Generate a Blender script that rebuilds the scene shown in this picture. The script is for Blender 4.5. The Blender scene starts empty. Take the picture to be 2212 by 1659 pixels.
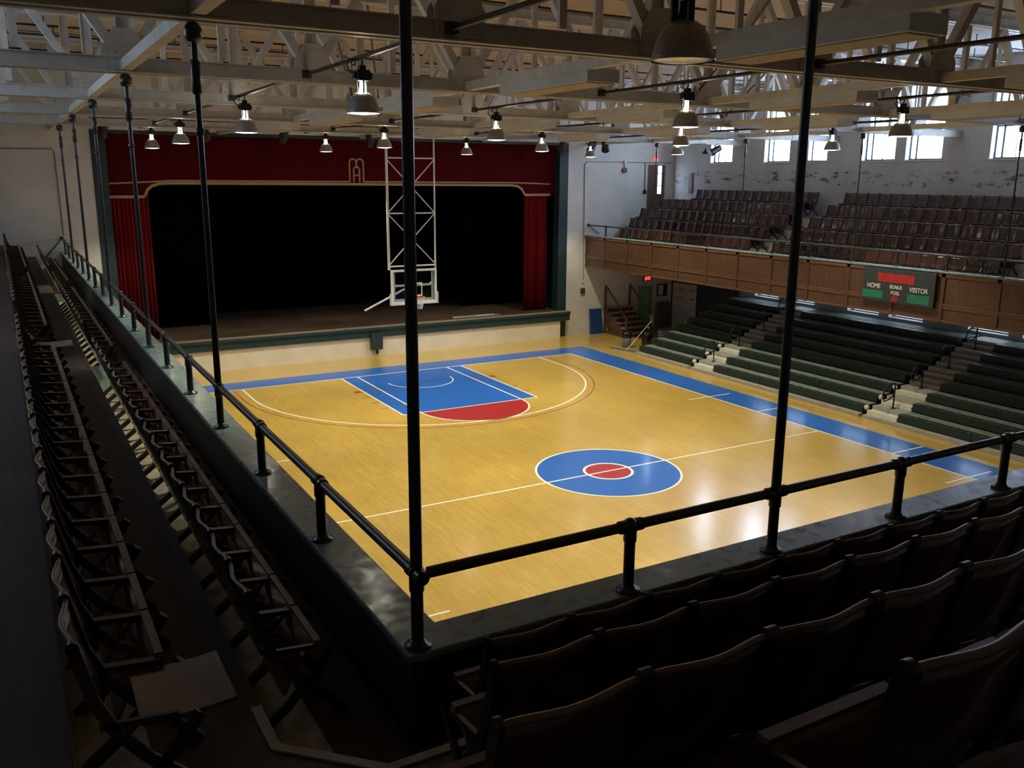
import bpy, bmesh, math, random
from mathutils import Vector, Matrix
random.seed(7)
S = bpy.context.scene
COL = S.collection
# ------------------------------------------------------------------ camera, world, exposure
CAM = Vector((-12.692, -17.224, 7.224)); YAW, PITCH, ROLL, FPX = 0.5203, -0.2299, 0.0062, 1906.4
CAMQ = (-12.69165, -17.22424, 7.22417)
def cam_axes():
    cy, sy, cp, sp = math.cos(YAW), math.sin(YAW), math.cos(PITCH), math.sin(PITCH)
    f = Vector((sy*cp, cy*cp, sp)); r = Vector((cy, -sy, 0)); u = r.cross(f)
    cr, sr = math.cos(ROLL), math.sin(ROLL)
    return cr*r + sr*u, -sr*r + cr*u, f
cr_, cu_, cf_ = cam_axes()
cd = bpy.data.cameras.new('camera'); cam = bpy.data.objects.new('camera', cd); COL.objects.link(cam)
cam.matrix_world = Matrix(((cr_.x, cu_.x, -cf_.x, CAM.x), (cr_.y, cu_.y, -cf_.y, CAM.y), (cr_.z, cu_.z, -cf_.z, CAM.z), (0, 0, 0, 1)))
cd.sensor_fit = 'HORIZONTAL'; cd.sensor_width = 36; cd.lens = 36*FPX/2212; cd.clip_start = 0.05; cd.clip_end = 200
S.camera = cam
def in_view(x, y, z, m=25):
    d = Vector((x, y, z)) - CAM; k = d.dot(cf_)
    if k < .2: return False
    px = 1106 + FPX*d.dot(cr_)/k; py = 829.5 - FPX*d.dot(cu_)/k
    return -m < px < 2212+m and -m < py < 1659+m
w = bpy.data.worlds.new('world'); S.world = w; w.use_nodes = True
w.node_tree.nodes['Background'].inputs[0].default_value = (.55, .68, 1, 1); w.node_tree.nodes['Background'].inputs[1].default_value = 1.0
S.view_settings.view_transform = 'Standard'; S.view_settings.look = 'None'; S.view_settings.gamma = 1; S.view_settings.use_curve_mapping = False
S.view_settings.exposure = 0.2
S.cycles.use_denoising = True; S.cycles.max_bounces = 7; S.cycles.diffuse_bounces = 4; S.cycles.glossy_bounces = 3
S.cycles.transmission_bounces = 4; S.cycles.transparent_max_bounces = 8
S.cycles.sample_clamp_indirect = 4.0; S.cycles.caustics_reflective = False; S.cycles.caustics_refractive = False
LAMP_W = 1180.0      # each lit high-bay lamp (watts)
NECK_W = 70.0       # light leaking through the neck slots of each lamp
PANE_E = 20.0        # daylight in the window panes
# ------------------------------------------------------------------ materials
def newmat(name):
    m = bpy.data.materials.new(name); m.use_nodes = True
    return m, m.node_tree.nodes, m.node_tree.links, m.node_tree.nodes['Principled BSDF']
def mat(name, col, rough=.6, metal=0, var=.12, scale=6, bump=0, coat=0, emit=None, es=0, rvar=0, stretch=(1, 1, 1), rnd=0, spec=None):
    m, N, L, P = newmat(name)
    P.inputs['Roughness'].default_value = rough; P.inputs['Metallic'].default_value = metal; P.inputs['Coat Weight'].default_value = coat
    P.inputs['Coat Roughness'].default_value = .12
    if spec is not None: P.inputs['Specular IOR Level'].default_value = spec
    tc = N.new('ShaderNodeTexCoord'); mp = N.new('ShaderNodeMapping'); mp.inputs['Scale'].default_value = stretch
    L.new(tc.outputs['Object'], mp.inputs[0])
    nz = N.new('ShaderNodeTexNoise'); nz.inputs['Scale'].default_value = scale; nz.inputs['Detail'].default_value = 4
    L.new(mp.outputs[0], nz.inputs['Vector'])
    rp = N.new('ShaderNodeValToRGB'); rp.color_ramp.elements[0].position = .3; rp.color_ramp.elements[1].position = .7
    rp.color_ramp.elements[0].color = tuple(max(0, c*(1-var)) for c in col)+(1,); rp.color_ramp.elements[1].color = tuple(min(1, c*(1+var)) for c in col)+(1,)
    L.new(nz.outputs['Fac'], rp.inputs[0]); out = rp.outputs[0]
    if rnd:
        oi = N.new('ShaderNodeObjectInfo'); mr = N.new('ShaderNodeMapRange'); mr.inputs['To Min'].default_value = 1-rnd; mr.inputs['To Max'].default_value = 1+rnd
        L.new(oi.outputs['Random'], mr.inputs[0]); hs = N.new('ShaderNodeHueSaturation'); L.new(mr.outputs[0], hs.inputs['Value']); L.new(out, hs.inputs['Color']); out = hs.outputs[0]
    L.new(out, P.inputs['Base Color'])
    if rvar:
        mr = N.new('ShaderNodeMapRange'); mr.inputs['To Min'].default_value = max(.03, rough-rvar); mr.inputs['To Max'].default_value = rough+rvar
        mr.inputs['From Min'].default_value = .35; mr.inputs['From Max'].default_value = .65
        L.new(nz.outputs['Fac'], mr.inputs[0]); L.new(mr.outputs[0], P.inputs['Roughness'])
    if bump:
        b = N.new('ShaderNodeBump'); b.inputs['Strength'].default_value = bump; b.inputs['Distance'].default_value = .01
        L.new(nz.outputs['Fac'], b.inputs['Height']); L.new(b.outputs[0], P.inputs['Normal'])
    if emit: P.inputs['Emission Color'].default_value = tuple(emit)+(1,); P.inputs['Emission Strength'].default_value = es
    return m
def plank_mat(name, c1, c2, width, length, rough, along='Y', gap=.004, coat=0, mortar=None, grain=.25, spec=.5, blotch=0):
    """boards running along one axis"""
    m, N, L, P = newmat(name)
    tc = N.new('ShaderNodeTexCoord'); mp = N.new('ShaderNodeMapping'); L.new(tc.outputs['Object'], mp.inputs[0])
    rot = {'Y': (0, 0, math.pi/2), 'X': (0, 0, 0), 'ZY': (0, math.pi/2, 0), 'ZX': (math.pi/2, 0, math.pi/2)}[along]
    if along == 'ZY':      # vertical boards on a wall that lies in the YZ plane: texture x = z, y = y
        sp = N.new('ShaderNodeSeparateXYZ'); cb = N.new('ShaderNodeCombineXYZ'); L.new(tc.outputs['Object'], sp.inputs[0])
        L.new(sp.outputs['Z'], cb.inputs['X']); L.new(sp.outputs['Y'], cb.inputs['Y']); vec = cb.outputs[0]
    elif along == 'ZX':
        sp = N.new('ShaderNodeSeparateXYZ'); cb = N.new('ShaderNodeCombineXYZ'); L.new(tc.outputs['Object'], sp.inputs[0])
        L.new(sp.outputs['Z'], cb.inputs['X']); L.new(sp.outputs['X'], cb.inputs['Y']); vec = cb.outputs[0]
    else:
        mp.inputs['Rotation'].default_value = rot; vec = mp.outputs[0]
    br = N.new('ShaderNodeTexBrick'); br.inputs['Scale'].default_value = 1; br.inputs['Brick Width'].default_value = length; br.inputs['Row Height'].default_value = width
    br.inputs['Mortar Size'].default_value = gap; br.inputs['Mortar Smooth'].default_value = .2; br.offset = .37; br.offset_frequency = 2
    br.inputs['Color1'].default_value = tuple(c1)+(1,); br.inputs['Color2'].default_value = tuple(c2)+(1,); br.inputs['Mortar'].default_value = tuple(mortar or [c*.45 for c in c1])+(1,)
    L.new(vec, br.inputs['Vector'])
    ms = N.new('ShaderNodeMapping'); ms.inputs['Scale'].default_value = (1.2, 14, 14); L.new(vec, ms.inputs[0])
    nz = N.new('ShaderNodeTexNoise'); nz.inputs['Scale'].default_value = 1.5; nz.inputs['Detail'].default_value = 5; L.new(ms.outputs[0], nz.inputs['Vector'])
    mr = N.new('ShaderNodeMapRange'); mr.inputs['From Min'].default_value = .3; mr.inputs['From Max'].default_value = .7; mr.inputs['To Min'].default_value = 1-grain; mr.inputs['To Max'].default_value = 1+grain
    L.new(nz.outputs['Fac'], mr.inputs[0]); hs = N.new('ShaderNodeHueSaturation'); L.new(mr.outputs[0], hs.inputs['Value']); L.new(br.outputs['Color'], hs.inputs['Color'])
    out = hs.outputs[0]
    if blotch:
        n2 = N.new('ShaderNodeTexNoise'); n2.inputs['Scale'].default_value = .5; n2.inputs['Detail'].default_value = 6; L.new(vec, n2.inputs['Vector'])
        m2 = N.new('ShaderNodeMapRange'); m2.inputs['From Min'].default_value = .35; m2.inputs['From Max'].default_value = .65; m2.inputs['To Min'].default_value = 1-blotch; m2.inputs['To Max'].default_value = 1+blotch
        L.new(n2.outputs['Fac'], m2.inputs[0]); h2 = N.new('ShaderNodeHueSaturation'); L.new(m2.outputs[0], h2.inputs['Value']); L.new(out, h2.inputs['Color']); out = h2.outputs[0]
    L.new(out, P.inputs['Base Color']); P.inputs['Roughness'].default_value = rough; P.inputs['Coat Weight'].default_value = coat; P.inputs['Coat Roughness'].default_value = .15
    P.inputs['Specular IOR Level'].default_value = spec
    return m
def brick_mat(name, col, plane, rough=.75, patches=None, patch=0.):
    m, N, L, P = newmat(name)
    tc = N.new('ShaderNodeTexCoord'); sp = N.new('ShaderNodeSeparateXYZ'); cb = N.new('ShaderNodeCombineXYZ'); L.new(tc.outputs['Object'], sp.inputs[0])
    L.new(sp.outputs['X' if plane == 'XZ' else 'Y'], cb.inputs['X']); L.new(sp.outputs['Z'], cb.inputs['Y'])
    br = N.new('ShaderNodeTexBrick'); br.inputs['Scale'].default_value = 1; br.inputs['Brick Width'].default_value = .215; br.inputs['Row Height'].default_value = .075; br.inputs['Mortar Size'].default_value = .008
    br.inputs['Mortar Smooth'].default_value = .4
    br.inputs['Color1'].default_value = tuple(c*1.03 for c in col)+(1,); br.inputs['Color2'].default_value = tuple(c*.95 for c in col)+(1,); br.inputs['Mortar'].default_value = tuple(c*.86 for c in col)+(1,)
    L.new(cb.outputs[0], br.inputs['Vector'])
    nz = N.new('ShaderNodeTexNoise'); nz.inputs['Scale'].default_value = .7; nz.inputs['Detail'].default_value = 7; L.new(cb.outputs[0], nz.inputs['Vector'])
    mr = N.new('ShaderNodeMapRange'); mr.inputs['From Min'].default_value = .3; mr.inputs['From Max'].default_value = .7; mr.inputs['To Min'].default_value = .86; mr.inputs['To Max'].default_value = 1.08
    L.new(nz.outputs['Fac'], mr.inputs[0]); hs = N.new('ShaderNodeHueSaturation'); L.new(mr.outputs[0], hs.inputs['Value']); L.new(br.outputs['Color'], hs.inputs['Color']); out = hs.outputs[0]
    if patches:            # paint peeled off the brick in a band
        z0, z1 = patches
        n2 = N.new('ShaderNodeTexNoise'); n2.inputs['Scale'].default_value = 2.1; n2.inputs['Detail'].default_value = 12; n2.inputs['Roughness'].default_value = .82
        mp = N.new('ShaderNodeMapping'); mp.inputs['Scale'].default_value = (.7, 1.6, 1); L.new(cb.outputs[0], mp.inputs[0]); L.new(mp.outputs[0], n2.inputs['Vector'])
        a = N.new('ShaderNodeMapRange'); a.interpolation_type = 'SMOOTHSTEP'; a.inputs['From Min'].default_value = z0-.35; a.inputs['From Max'].default_value = z0+.2; L.new(sp.outputs['Z'], a.inputs[0])
        b = N.new('ShaderNodeMapRange'); b.interpolation_type = 'SMOOTHSTEP'; b.inputs['From Min'].default_value = z1+.35; b.inputs['From Max'].default_value = z1-.2; L.new(sp.outputs['Z'], b.inputs[0])
        mu = N.new('ShaderNodeMath'); mu.operation = 'MULTIPLY'; L.new(a.outputs[0], mu.inputs[0]); L.new(b.outputs[0], mu.inputs[1])
        m3 = N.new('ShaderNodeMath'); m3.operation = 'MULTIPLY'; L.new(mu.outputs[0], m3.inputs[0]); L.new(n2.outputs['Fac'], m3.inputs[1])
        c = N.new('ShaderNodeMapRange'); c.inputs['From Min'].default_value = .535; c.inputs['From Max'].default_value = .56; L.new(m3.outputs[0], c.inputs[0])
        mx = N.new('ShaderNodeMix'); mx.data_type = 'RGBA'; L.new(c.outputs[0], mx.inputs['Factor']); L.new(out, mx.inputs[6]); mx.inputs[7].default_value = (.15, .10, .10, 1); out = mx.outputs[2]
    L.new(out, P.inputs['Base Color']); P.inputs['Roughness'].default_value = rough
    bp = N.new('ShaderNodeBump'); bp.inputs['Strength'].default_value = .35; bp.inputs['Distance'].default_value = .01; L.new(br.outputs['Fac'], bp.inputs['Height']); bp.invert = True; L.new(bp.outputs[0], P.inputs['Normal'])
    return m
def emat(name, col, s):
    m, N, L, P = newmat(name); P.inputs['Base Color'].default_value = (.02, .02, .02, 1); P.inputs['Emission Color'].default_value = tuple(col)+(1,); P.inputs['Emission Strength'].default_value = s
    return m
def glass_mat(name, gloss=.12, tint=(.9, .95, .95)):
    m, N, L, P = newmat(name); N.remove(P); t = N.new('ShaderNodeBsdfTransparent'); t.inputs[0].default_value = tint+(1,)
    g = N.new('ShaderNodeBsdfGlossy'); g.inputs['Roughness'].default_value = .03; x = N.new('ShaderNodeMixShader'); x.inputs[0].default_value = gloss
    L.new(t.outputs[0], x.inputs[1]); L.new(g.outputs[0], x.inputs[2]); L.new(x.outputs[0], N['Material Output'].inputs[0]); return m
M = {
 'court': plank_mat('court_maple', (.60, .395, .088), (.545, .345, .074), .057, 1.1, .26, 'Y', .0012, coat=.5, grain=.09, mortar=(.44, .27, .07), blotch=.06),
 'white_line': mat('line_white', (.93, .90, .78), .3, var=.02, coat=.3), 'blue': mat('court_blue', (.022, .135, .53), .3, var=.06, coat=.3), 'red': mat('court_red', (.42, .025, .03), .3, var=.06, coat=.3),
 'red_faint': mat('court_red_thin', (.36, .07, .03), .35, var=.1, coat=.2),
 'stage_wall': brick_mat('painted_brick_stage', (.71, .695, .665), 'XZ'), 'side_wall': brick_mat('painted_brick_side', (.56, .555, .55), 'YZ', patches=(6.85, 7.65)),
 'apron': mat('apron_white_paint', (.78, .72, .60), .6, var=.08, scale=1.5), 'ceiling': plank_mat('ceiling_boards', (.50, .40, .28), (.46, .365, .255), .15, 5., .8, 'Y', .003, grain=.06),
 'ceiling_side': plank_mat('ceiling_boards_grey', (.46, .45, .43), (.42, .41, .39), .15, 5., .8, 'Y', .003, grain=.06),
 'truss': mat('truss_paint', (.50, .49, .45), .5, var=.12, scale=5, bump=.1), 'truss_light': mat('strut_paint', (.60, .575, .50), .5, var=.12, scale=5),
 'box_blue': mat('box_paint_pale', (.56, .60, .58), .5, var=.06, scale=3), 'box_tan': mat('box_board_underside', (.42, .36, .25), .7, var=.2, scale=12),
 'conduit': mat('conduit_dark', (.022, .018, .017), .45, var=.2), 'rod': mat('rail_paint_dark', (.018, .024, .026), .33, var=.2, scale=9, coat=.2),
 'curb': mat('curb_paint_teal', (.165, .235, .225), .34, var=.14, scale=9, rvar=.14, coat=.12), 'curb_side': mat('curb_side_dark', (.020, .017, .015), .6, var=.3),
 'tier': plank_mat('tier_floor_brown', (.075, .045, .030), (.062, .036, .025), .9, 3., .62, 'Y', .004, grain=.3, blotch=.25), 'nosing': mat('nosing_cream', (.36, .33, .28), .6, var=.22, scale=8),
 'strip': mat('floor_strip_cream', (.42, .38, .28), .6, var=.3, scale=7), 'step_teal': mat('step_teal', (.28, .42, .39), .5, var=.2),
 'fascia': plank_mat('fascia_wood', (.112, .056, .034), (.095, .047, .028), .09, 3., .38, 'ZY', .002, coat=.15, grain=.25), 'fascia_trim': plank_mat('fascia_trim', (.15, .080, .045), (.13, .068, .038), .3, 4., .35, 'Y', .001, coat=.2, grain=.25),
 'seat': mat('seat_varnish', (.095, .038, .026), .18, var=.35, scale=3, coat=.8, stretch=(1, 1, 9), rnd=.3), 'seat_back': mat('back_varnish', (.058, .023, .016), .22, var=.35, scale=3, coat=.35, stretch=(9, 1, 1), rnd=.25),
 'seat_frame': mat('seat_frame_dark', (.028, .017, .014), .35, var=.3, rnd=.2), 'seat_light': mat('seat_edge_pale', (.17, .12, .10), .35, var=.3, rnd=.2),  # edges and top rails set paler than the seat frames
 'seat_grey': mat('seat_grey_painted', (.16, .15, .14), .4, var=.2),
 'green': mat('bleacher_green', (.010, .026, .020), .55, var=.3, scale=8), 'footboard': mat('footboard_greygreen', (.20, .22, .19), .7, var=.3, scale=5, spec=.15), 'aisle_step': plank_mat('aisle_step_wood_unlit', (.34, .31, .26), (.30, .27, .23), .09, 2., .6, 'Y', .003, grain=.2),
 'kick': mat('kickboard_grey', (.36, .34, .31), .6, var=.15), 'cream': mat('cream_paint', (.72, .70, .58), .5, var=.08),
 'jamb': mat('proscenium_teal', (.012, .036, .038), .55, var=.2), 'valance': mat('valance_velvet', (.070, .003, .006), .9, spec=.08, var=.25, scale=2, stretch=(6, 6, .4)), 'leg_red': mat('curtain_velvet_red', (.20, .008, .011), .85, spec=.15, var=.2, scale=2, stretch=(6, 6, .4)),
 'trim_gold': mat('valance_trim_tan', (.42, .27, .13), .8, var=.12), 'black': mat('stage_black_cloth', (.0012, .0012, .0015), .95, var=.3, spec=.05), 'stage': plank_mat('stage_floor_boards', (.095, .058, .038), (.075, .046, .031), .08, 2.4, .45, 'X', .003, grain=.35, blotch=.3),
 'stage_edge': mat('stage_edge_worn', (.26, .20, .14), .7, var=.35, scale=14), 'lip': mat('stage_lip_teal', (.014, .042, .044), .5, var=.25),
 'dark_metal': mat('black_metal', (.016, .015, .015), .4, metal=.3, var=.3), 'reflector': mat('spun_aluminium', (.36, .355, .35), .34, metal=.6, var=.12, scale=20), 'reflector_in': mat('reflector_inside', (.8, .8, .78), .3, metal=.7),
 'white_metal': mat('white_steel', (.70, .70, .68), .4, var=.06), 'orange': mat('rim_orange', (.75, .12, .02), .4, var=.05), 'net': mat('net_cord', (.75, .74, .72), .8, var=.05),
 'padding': mat('board_padding', (.55, .54, .58), .6, var=.08), 'glass': glass_mat('board_glass'), 'mat_blue': mat('mat_vinyl_blue', (.016, .055, .20), .45, var=.12),
 'stair_wood': mat('stair_wood_brown', (.115, .055, .035), .5, var=.3, scale=5), 'tread': mat('stair_tread_worn', (.38, .32, .25), .6, var=.3, scale=8), 'green_lit_doorway': mat('green_lit_doorway', (.20, .42, .31), .5, var=.15), 'door_brown': mat('door_brown', (.15, .08, .055), .4, var=.25, coat=.15),
 'frame_pale': mat('frame_pale_green', (.60, .64, .54), .5, var=.1), 'grey_door': plank_mat('grey_boarded_door', (.52, .51, .52), (.45, .44, .45), .09, 3., .5, 'ZY', .006, grain=.15), 'brown_panel': mat('panel_brown', (.16, .12, .10), .5, var=.25), 'dark_blue': mat('dark_blue_sheet', (.012, .018, .05), .6, var=.2),
 'bin_grey': mat('bin_grey_blue', (.16, .20, .26), .5, var=.1), 'bag': mat('bin_liner_black', (.008, .008, .009), .25, var=.3), 'mop': mat('mop_blue', (.08, .14, .40), .9, var=.2, scale=30), 'mop_handle': mat('mop_handle_pale', (.66, .60, .42), .4, var=.1), 'basket': mat('basket_wire_violet', (.16, .17, .30), .5, var=.1),
 'score': mat('score_board_black', (.030, .042, .046), .5, var=.15), 'score_red': mat('score_red', (.38, .018, .022), .6, var=.12), 'score_green': mat('score_green', (.012, .19, .12), .6, var=.12), 'letter': mat('letter_white', (.75, .75, .70), .6, var=.03),
 'win_frame': mat('window_frame', (.20, .21, .24), .5, var=.1), 'pane': emat('window_daylight', (.58, .74, 1.0), PANE_E), 'pane_shade': emat('window_daylight_shaded_side', (.60, .76, 1.0), PANE_E*.22), 'pane_low': emat('window_daylight_low', (.62, .78, 1.0), 3.5), 'bulb': emat('lamp_glow', (1, .95, .84), 14.), 'lens': emat('lamp_lens', (1, .95, .84), 11.), 'exit_red': emat('exit_glow', (1, .06, .03), 3.),
 'bell': mat('bell_red', (.12, .025, .02), .4, var=.2), 'white_plastic': mat('white_plastic', (.7, .7, .68), .5, var=.05), 'paper': mat('paper_white', (.7, .7, .7), .8, var=.05), 'balcony_under': mat('soffit_grey_green', (.30, .31, .28), .8, var=.1), 'pipe_red': mat('batten_pipe_rust', (.14, .05, .03), .5, var=.25),
}
# ------------------------------------------------------------------ mesh builder
ORG = {}
class MB:
    def __init__(s): s.v = []; s.f = []; s.sm = []
    def add(s, vs, fs, smooth=False):
        b = len(s.v); s.v += [tuple(v) for v in vs]; s.f += [tuple(i+b for i in f) for f in fs]; s.sm += [smooth]*len(fs)
    def box(s, x0, y0, z0, x1, y1, z1):
        if x0 > x1: x0, x1 = x1, x0
        if y0 > y1: y0, y1 = y1, y0
        if z0 > z1: z0, z1 = z1, z0
        s.add([(x0, y0, z0), (x1, y0, z0), (x1, y1, z0), (x0, y1, z0), (x0, y0, z1), (x1, y0, z1), (x1, y1, z1), (x0, y1, z1)],
              [(0, 3, 2, 1), (4, 5, 6, 7), (0, 1, 5, 4), (1, 2, 6, 5), (2, 3, 7, 6), (3, 0, 4, 7)]); return s
    def bar(s, a, b, wd, th, up=(0, 0, 1)):
        a, b = Vector(a), Vector(b); d = (b-a).normalized(); u = Vector(up)
        sd = d.cross(u); sd = sd.normalized() if sd.length > 1e-4 else d.cross(Vector((1, 0, 0))).normalized(); u2 = sd.cross(d).normalized()
        vs = [p + sd*i*wd/2 + u2*j*th/2 for p in (a, b) for i, j in ((-1, -1), (1, -1), (1, 1), (-1, 1))]
        s.add(vs, [(0, 1, 2, 3), (7, 6, 5, 4), (0, 4, 5, 1), (1, 5, 6, 2), (2, 6, 7, 3), (3, 7, 4, 0)]); return s
    def tube(s, pts, r, n=10, caps=True):
        pts = [Vector(p) for p in pts]; rs = r if isinstance(r, (list, tuple)) else [r]*len(pts); vs = []; prev = None
        for i, p in enumerate(pts):
            d = (pts[min(i+1, len(pts)-1)] - pts[max(i-1, 0)]).normalized()
            if prev is None: a = d.orthogonal().normalized()
            else: a = (prev - d*prev.dot(d)).normalized()
            prev = a; b = d.cross(a)
            vs += [p + (a*math.cos(2*math.pi*k/n) + b*math.sin(2*math.pi*k/n))*rs[i] for k in range(n)]
        fs = [(i*n+k, i*n+(k+1) % n, (i+1)*n+(k+1) % n, (i+1)*n+k) for i in range(len(pts)-1) for k in range(n)]
        s.add(vs, fs, True)
        if caps: s.add(vs[:n], [tuple(range(n))[::-1]]); s.add(vs[-n:], [tuple(range(n))])
        return s
    def lathe(s, c, prof, n=24, smooth=True):
        """prof: list of (r, z) relative to c"""
        vs = [(c[0]+r*math.cos(2*math.pi*k/n), c[1]+r*math.sin(2*math.pi*k/n), c[2]+z) for r, z in prof for k in range(n)]
        fs = [(i*n+k, i*n+(k+1) % n, (i+1)*n+(k+1) % n, (i+1)*n+k) for i in range(len(prof)-1) for k in range(n)]
        s.add(vs, fs, smooth); return s
    def ball(s, c, r, n=12, sz=1):
        return s.lathe(c, [(max(1e-4, r*math.sin(math.pi*i/8)), -r*sz*math.cos(math.pi*i/8)) for i in range(9)], n)
    def prism(s, poly, lo, hi, plane='XY'):
        n = len(poly); P = {'XY': lambda a, b, c: (a, b, c), 'XZ': lambda a, b, c: (a, c, b), 'YZ': lambda a, b, c: (c, a, b)}[plane]
        s.add([P(a, b, lo) for a, b in poly] + [P(a, b, hi) for a, b in poly], [tuple(range(n))[::-1], tuple(range(n, 2*n))] + [(i, (i+1) % n, n+(i+1) % n, n+i) for i in range(n)]); return s
    def ribbon(s, path, wd, lo, hi, plane='XZ', closed=False):
        """flat band of width wd following a 2D path, given thickness"""
        pts = [Vector(p) for p in path]; L_, R_ = [], []; n = len(pts)
        for i, p in enumerate(pts):
            a = pts[(i-1) % n] if (closed or i) else p; b = pts[(i+1) % n] if (closed or i < n-1) else p
            d = (b-a).normalized(); q = Vector((-d.y, d.x)); L_.append(p+q*wd/2); R_.append(p-q*wd/2)
        P = {'XY': lambda a, c: (a.x, a.y, c), 'XZ': lambda a, c: (a.x, c, a.y), 'YZ': lambda a, c: (c, a.x, a.y)}[plane]
        for i in range(n if closed else n-1):
            j = (i+1) % n; q = [L_[i], L_[j], R_[j], R_[i]]
            s.add([P(k, lo) for k in q]+[P(k, hi) for k in q], [(0, 1, 2, 3), (7, 6, 5, 4), (0, 4, 5, 1), (1, 5, 6, 2), (2, 6, 7, 3), (3, 7, 4, 0)])
        return s
    def build(s, name, m, parent=None, kind=None, bevel=0):
        o0 = ORG.get(parent.name, Vector((0, 0, 0))) if parent else Vector((0, 0, 0))
        me = bpy.data.meshes.new(name); me.from_pydata([(v[0]-o0.x, v[1]-o0.y, v[2]-o0.z) for v in s.v], [], s.f); me.polygons.foreach_set('use_smooth', s.sm)
        bm = bmesh.new(); bm.from_mesh(me); bmesh.ops.recalc_face_normals(bm, faces=bm.faces); bm.to_mesh(me); bm.free()
        me.materials.append(M[m] if isinstance(m, str) else m); o = bpy.data.objects.new(name, me); COL.objects.link(o)
        if parent: o.parent = parent
        ORG[o.name] = o0
        if kind: o['kind'] = kind
        if bevel:
            b = o.modifiers.new('bevel', 'BEVEL'); b.width = bevel; b.segments = 2; b.limit_method = 'ANGLE'
        return o
def thing(name, loc, label, cat, group=None):
    o = bpy.data.objects.new(name, None); o.location = loc; COL.objects.link(o); o.empty_display_size = .1; ORG[o.name] = Vector(loc)
    o['label'] = label; o['category'] = cat
    if group: o['group'] = group
    return o
def tag(o, label, cat, group=None):
    o['label'] = label; o['category'] = cat
    if group: o['group'] = group
    return o
def copy_tree(o, parent=None):
    c = o.copy(); COL.objects.link(c)
    if parent: c.parent = parent
    for ch in list(o.children): copy_tree(ch, c)
    return c
ONES = 'zeroth first second third fourth fifth sixth seventh eighth ninth tenth eleventh twelfth thirteenth fourteenth fifteenth sixteenth seventeenth eighteenth nineteenth'.split()
TENS = {2: 'twent', 3: 'thirt', 4: 'fort', 5: 'fift'}
def nth(n):
    if n < 20: return ONES[n]
    return TENS[n//10] + ('ieth' if n % 10 == 0 else 'y-' + ONES[n % 10])
S_ = lambda mb, name, m, **k: mb.build(name, m, kind='structure', **k)
# ------------------------------------------------------------------ dimensions
YW, YA, XW, YB, ZC = 16.96, 16.66, 15.83, -20.0, 11.15      # stage wall, apron front, side walls, back wall, ceiling
L, W, FT = 13.266, 7.62, .3048
XO, XI, YO, YI, ZCURB = 10.99, 10.71, -13.15, -12.86, 4.66
XR, ZR = 10.91, 5.10
# ------------------------------------------------------------------ shell
S_(MB().box(-XW, YB, -.1, XW, YW, 0), 'floor', 'court')
S_(MB().box(-XW-.35, YB-.3, -.3, XW+.35, YB, ZC+.3), 'wall_back', 'stage_wall')
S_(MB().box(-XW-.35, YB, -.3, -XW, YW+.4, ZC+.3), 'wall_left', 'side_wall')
# stage wall with the proscenium opening
PX, PZ = 9.74, 8.74
mb = MB(); mb.box(-XW, YW, 0, -PX, YW+.4, ZC); mb.box(PX, YW, 0, 13.93, YW+.4, ZC); mb.box(14.78, YW, 0, XW, YW+.4, 5.75); mb.box(15.42, YW, 5.75, XW, YW+.4, ZC); mb.box(13.93, YW, 2.1, 14.78, YW+.4, 5.75); mb.box(13.93, YW, 5.75, 14.2, YW+.4, ZC)
mb.box(14.2, YW, 7.92, 15.42, YW+.4, ZC); mb.box(-PX, YW, PZ, PX, YW+.4, ZC)
S_(mb, 'wall_stage', 'stage_wall')
# right wall with window openings
UP = [(13.04, 14.42, 1), (9.70, 11.10, 2), (7.76, 8.98, 3), (4.66, 6.11, 4), (2.78, 4.22, 5), (-.40, 1.03, 6), (-2.28, -.88, 7), (-5.46, -4.06, 8)]
ZS, ZT, LS, LT = 7.92, 10.55, 2.22, 3.0
mb = MB()
ys = sorted([YB] + [v for a, b, _ in UP for v in (a, b)] + [YW+.4])
for i in range(len(ys)-1):
    a, b = ys[i], ys[i+1]; win = any(abs(a-u[0]) < 1e-6 for u in UP); low = win and a < 13
    if not win: mb.box(XW, a, -.3, XW+.35, b, ZC+.3); continue
    mb.box(XW, a, ZT, XW+.35, b, ZC+.3)
    if low: mb.box(XW, a, LT, XW+.35, b, ZS); mb.box(XW, a, -.3, XW+.35, b, LS)
    else: mb.box(XW, a, -.3, XW+.35, b, ZS)
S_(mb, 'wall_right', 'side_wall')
def window(n, a, b, z0, z1, big):
    X = XW+.24; f = MB(); t = .05
    f.box(X, a, z0, X+.08, a+t, z1).box(X, b-t, z0, X+.08, b, z1).box(X, a+t, z0, X+.08, b-t, z0+t).box(X, a+t, z1-t, X+.08, b-t, z1)
    cuts = [z0]
    if big:
        for q, th in ((z0+1.02, .09), (z0+1.36, .03), (z0+1.70, .10)): f.box(X, a+t, q, X+.08, b-t, q+th)
    if n in (1, 4, 6, 7): f.box(X, (a+b)/2-.012, z0+t, X+.08, (a+b)/2+.012, z0+1.05)
    if big: f.box(X, b-.30, z0+t, X+.08, b-.23, z1-t)
    o = S_(f, 'window_%d' % n, 'win_frame')
    MB().box(X+.085, a, z0, X+.095, b, z1).build('pane', 'pane' if big else 'pane_low', o)
    if big: MB().box(XW-.03, a-.04, z0-.05, XW+.24, b+.04, z0).build('sill', 'cream', o)
for a, b, n in UP:
    window(n, a, b, ZS, ZT, True)
    if a < 13: window(n+10, a+.02, b-.02, LS, LT, False)
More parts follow.
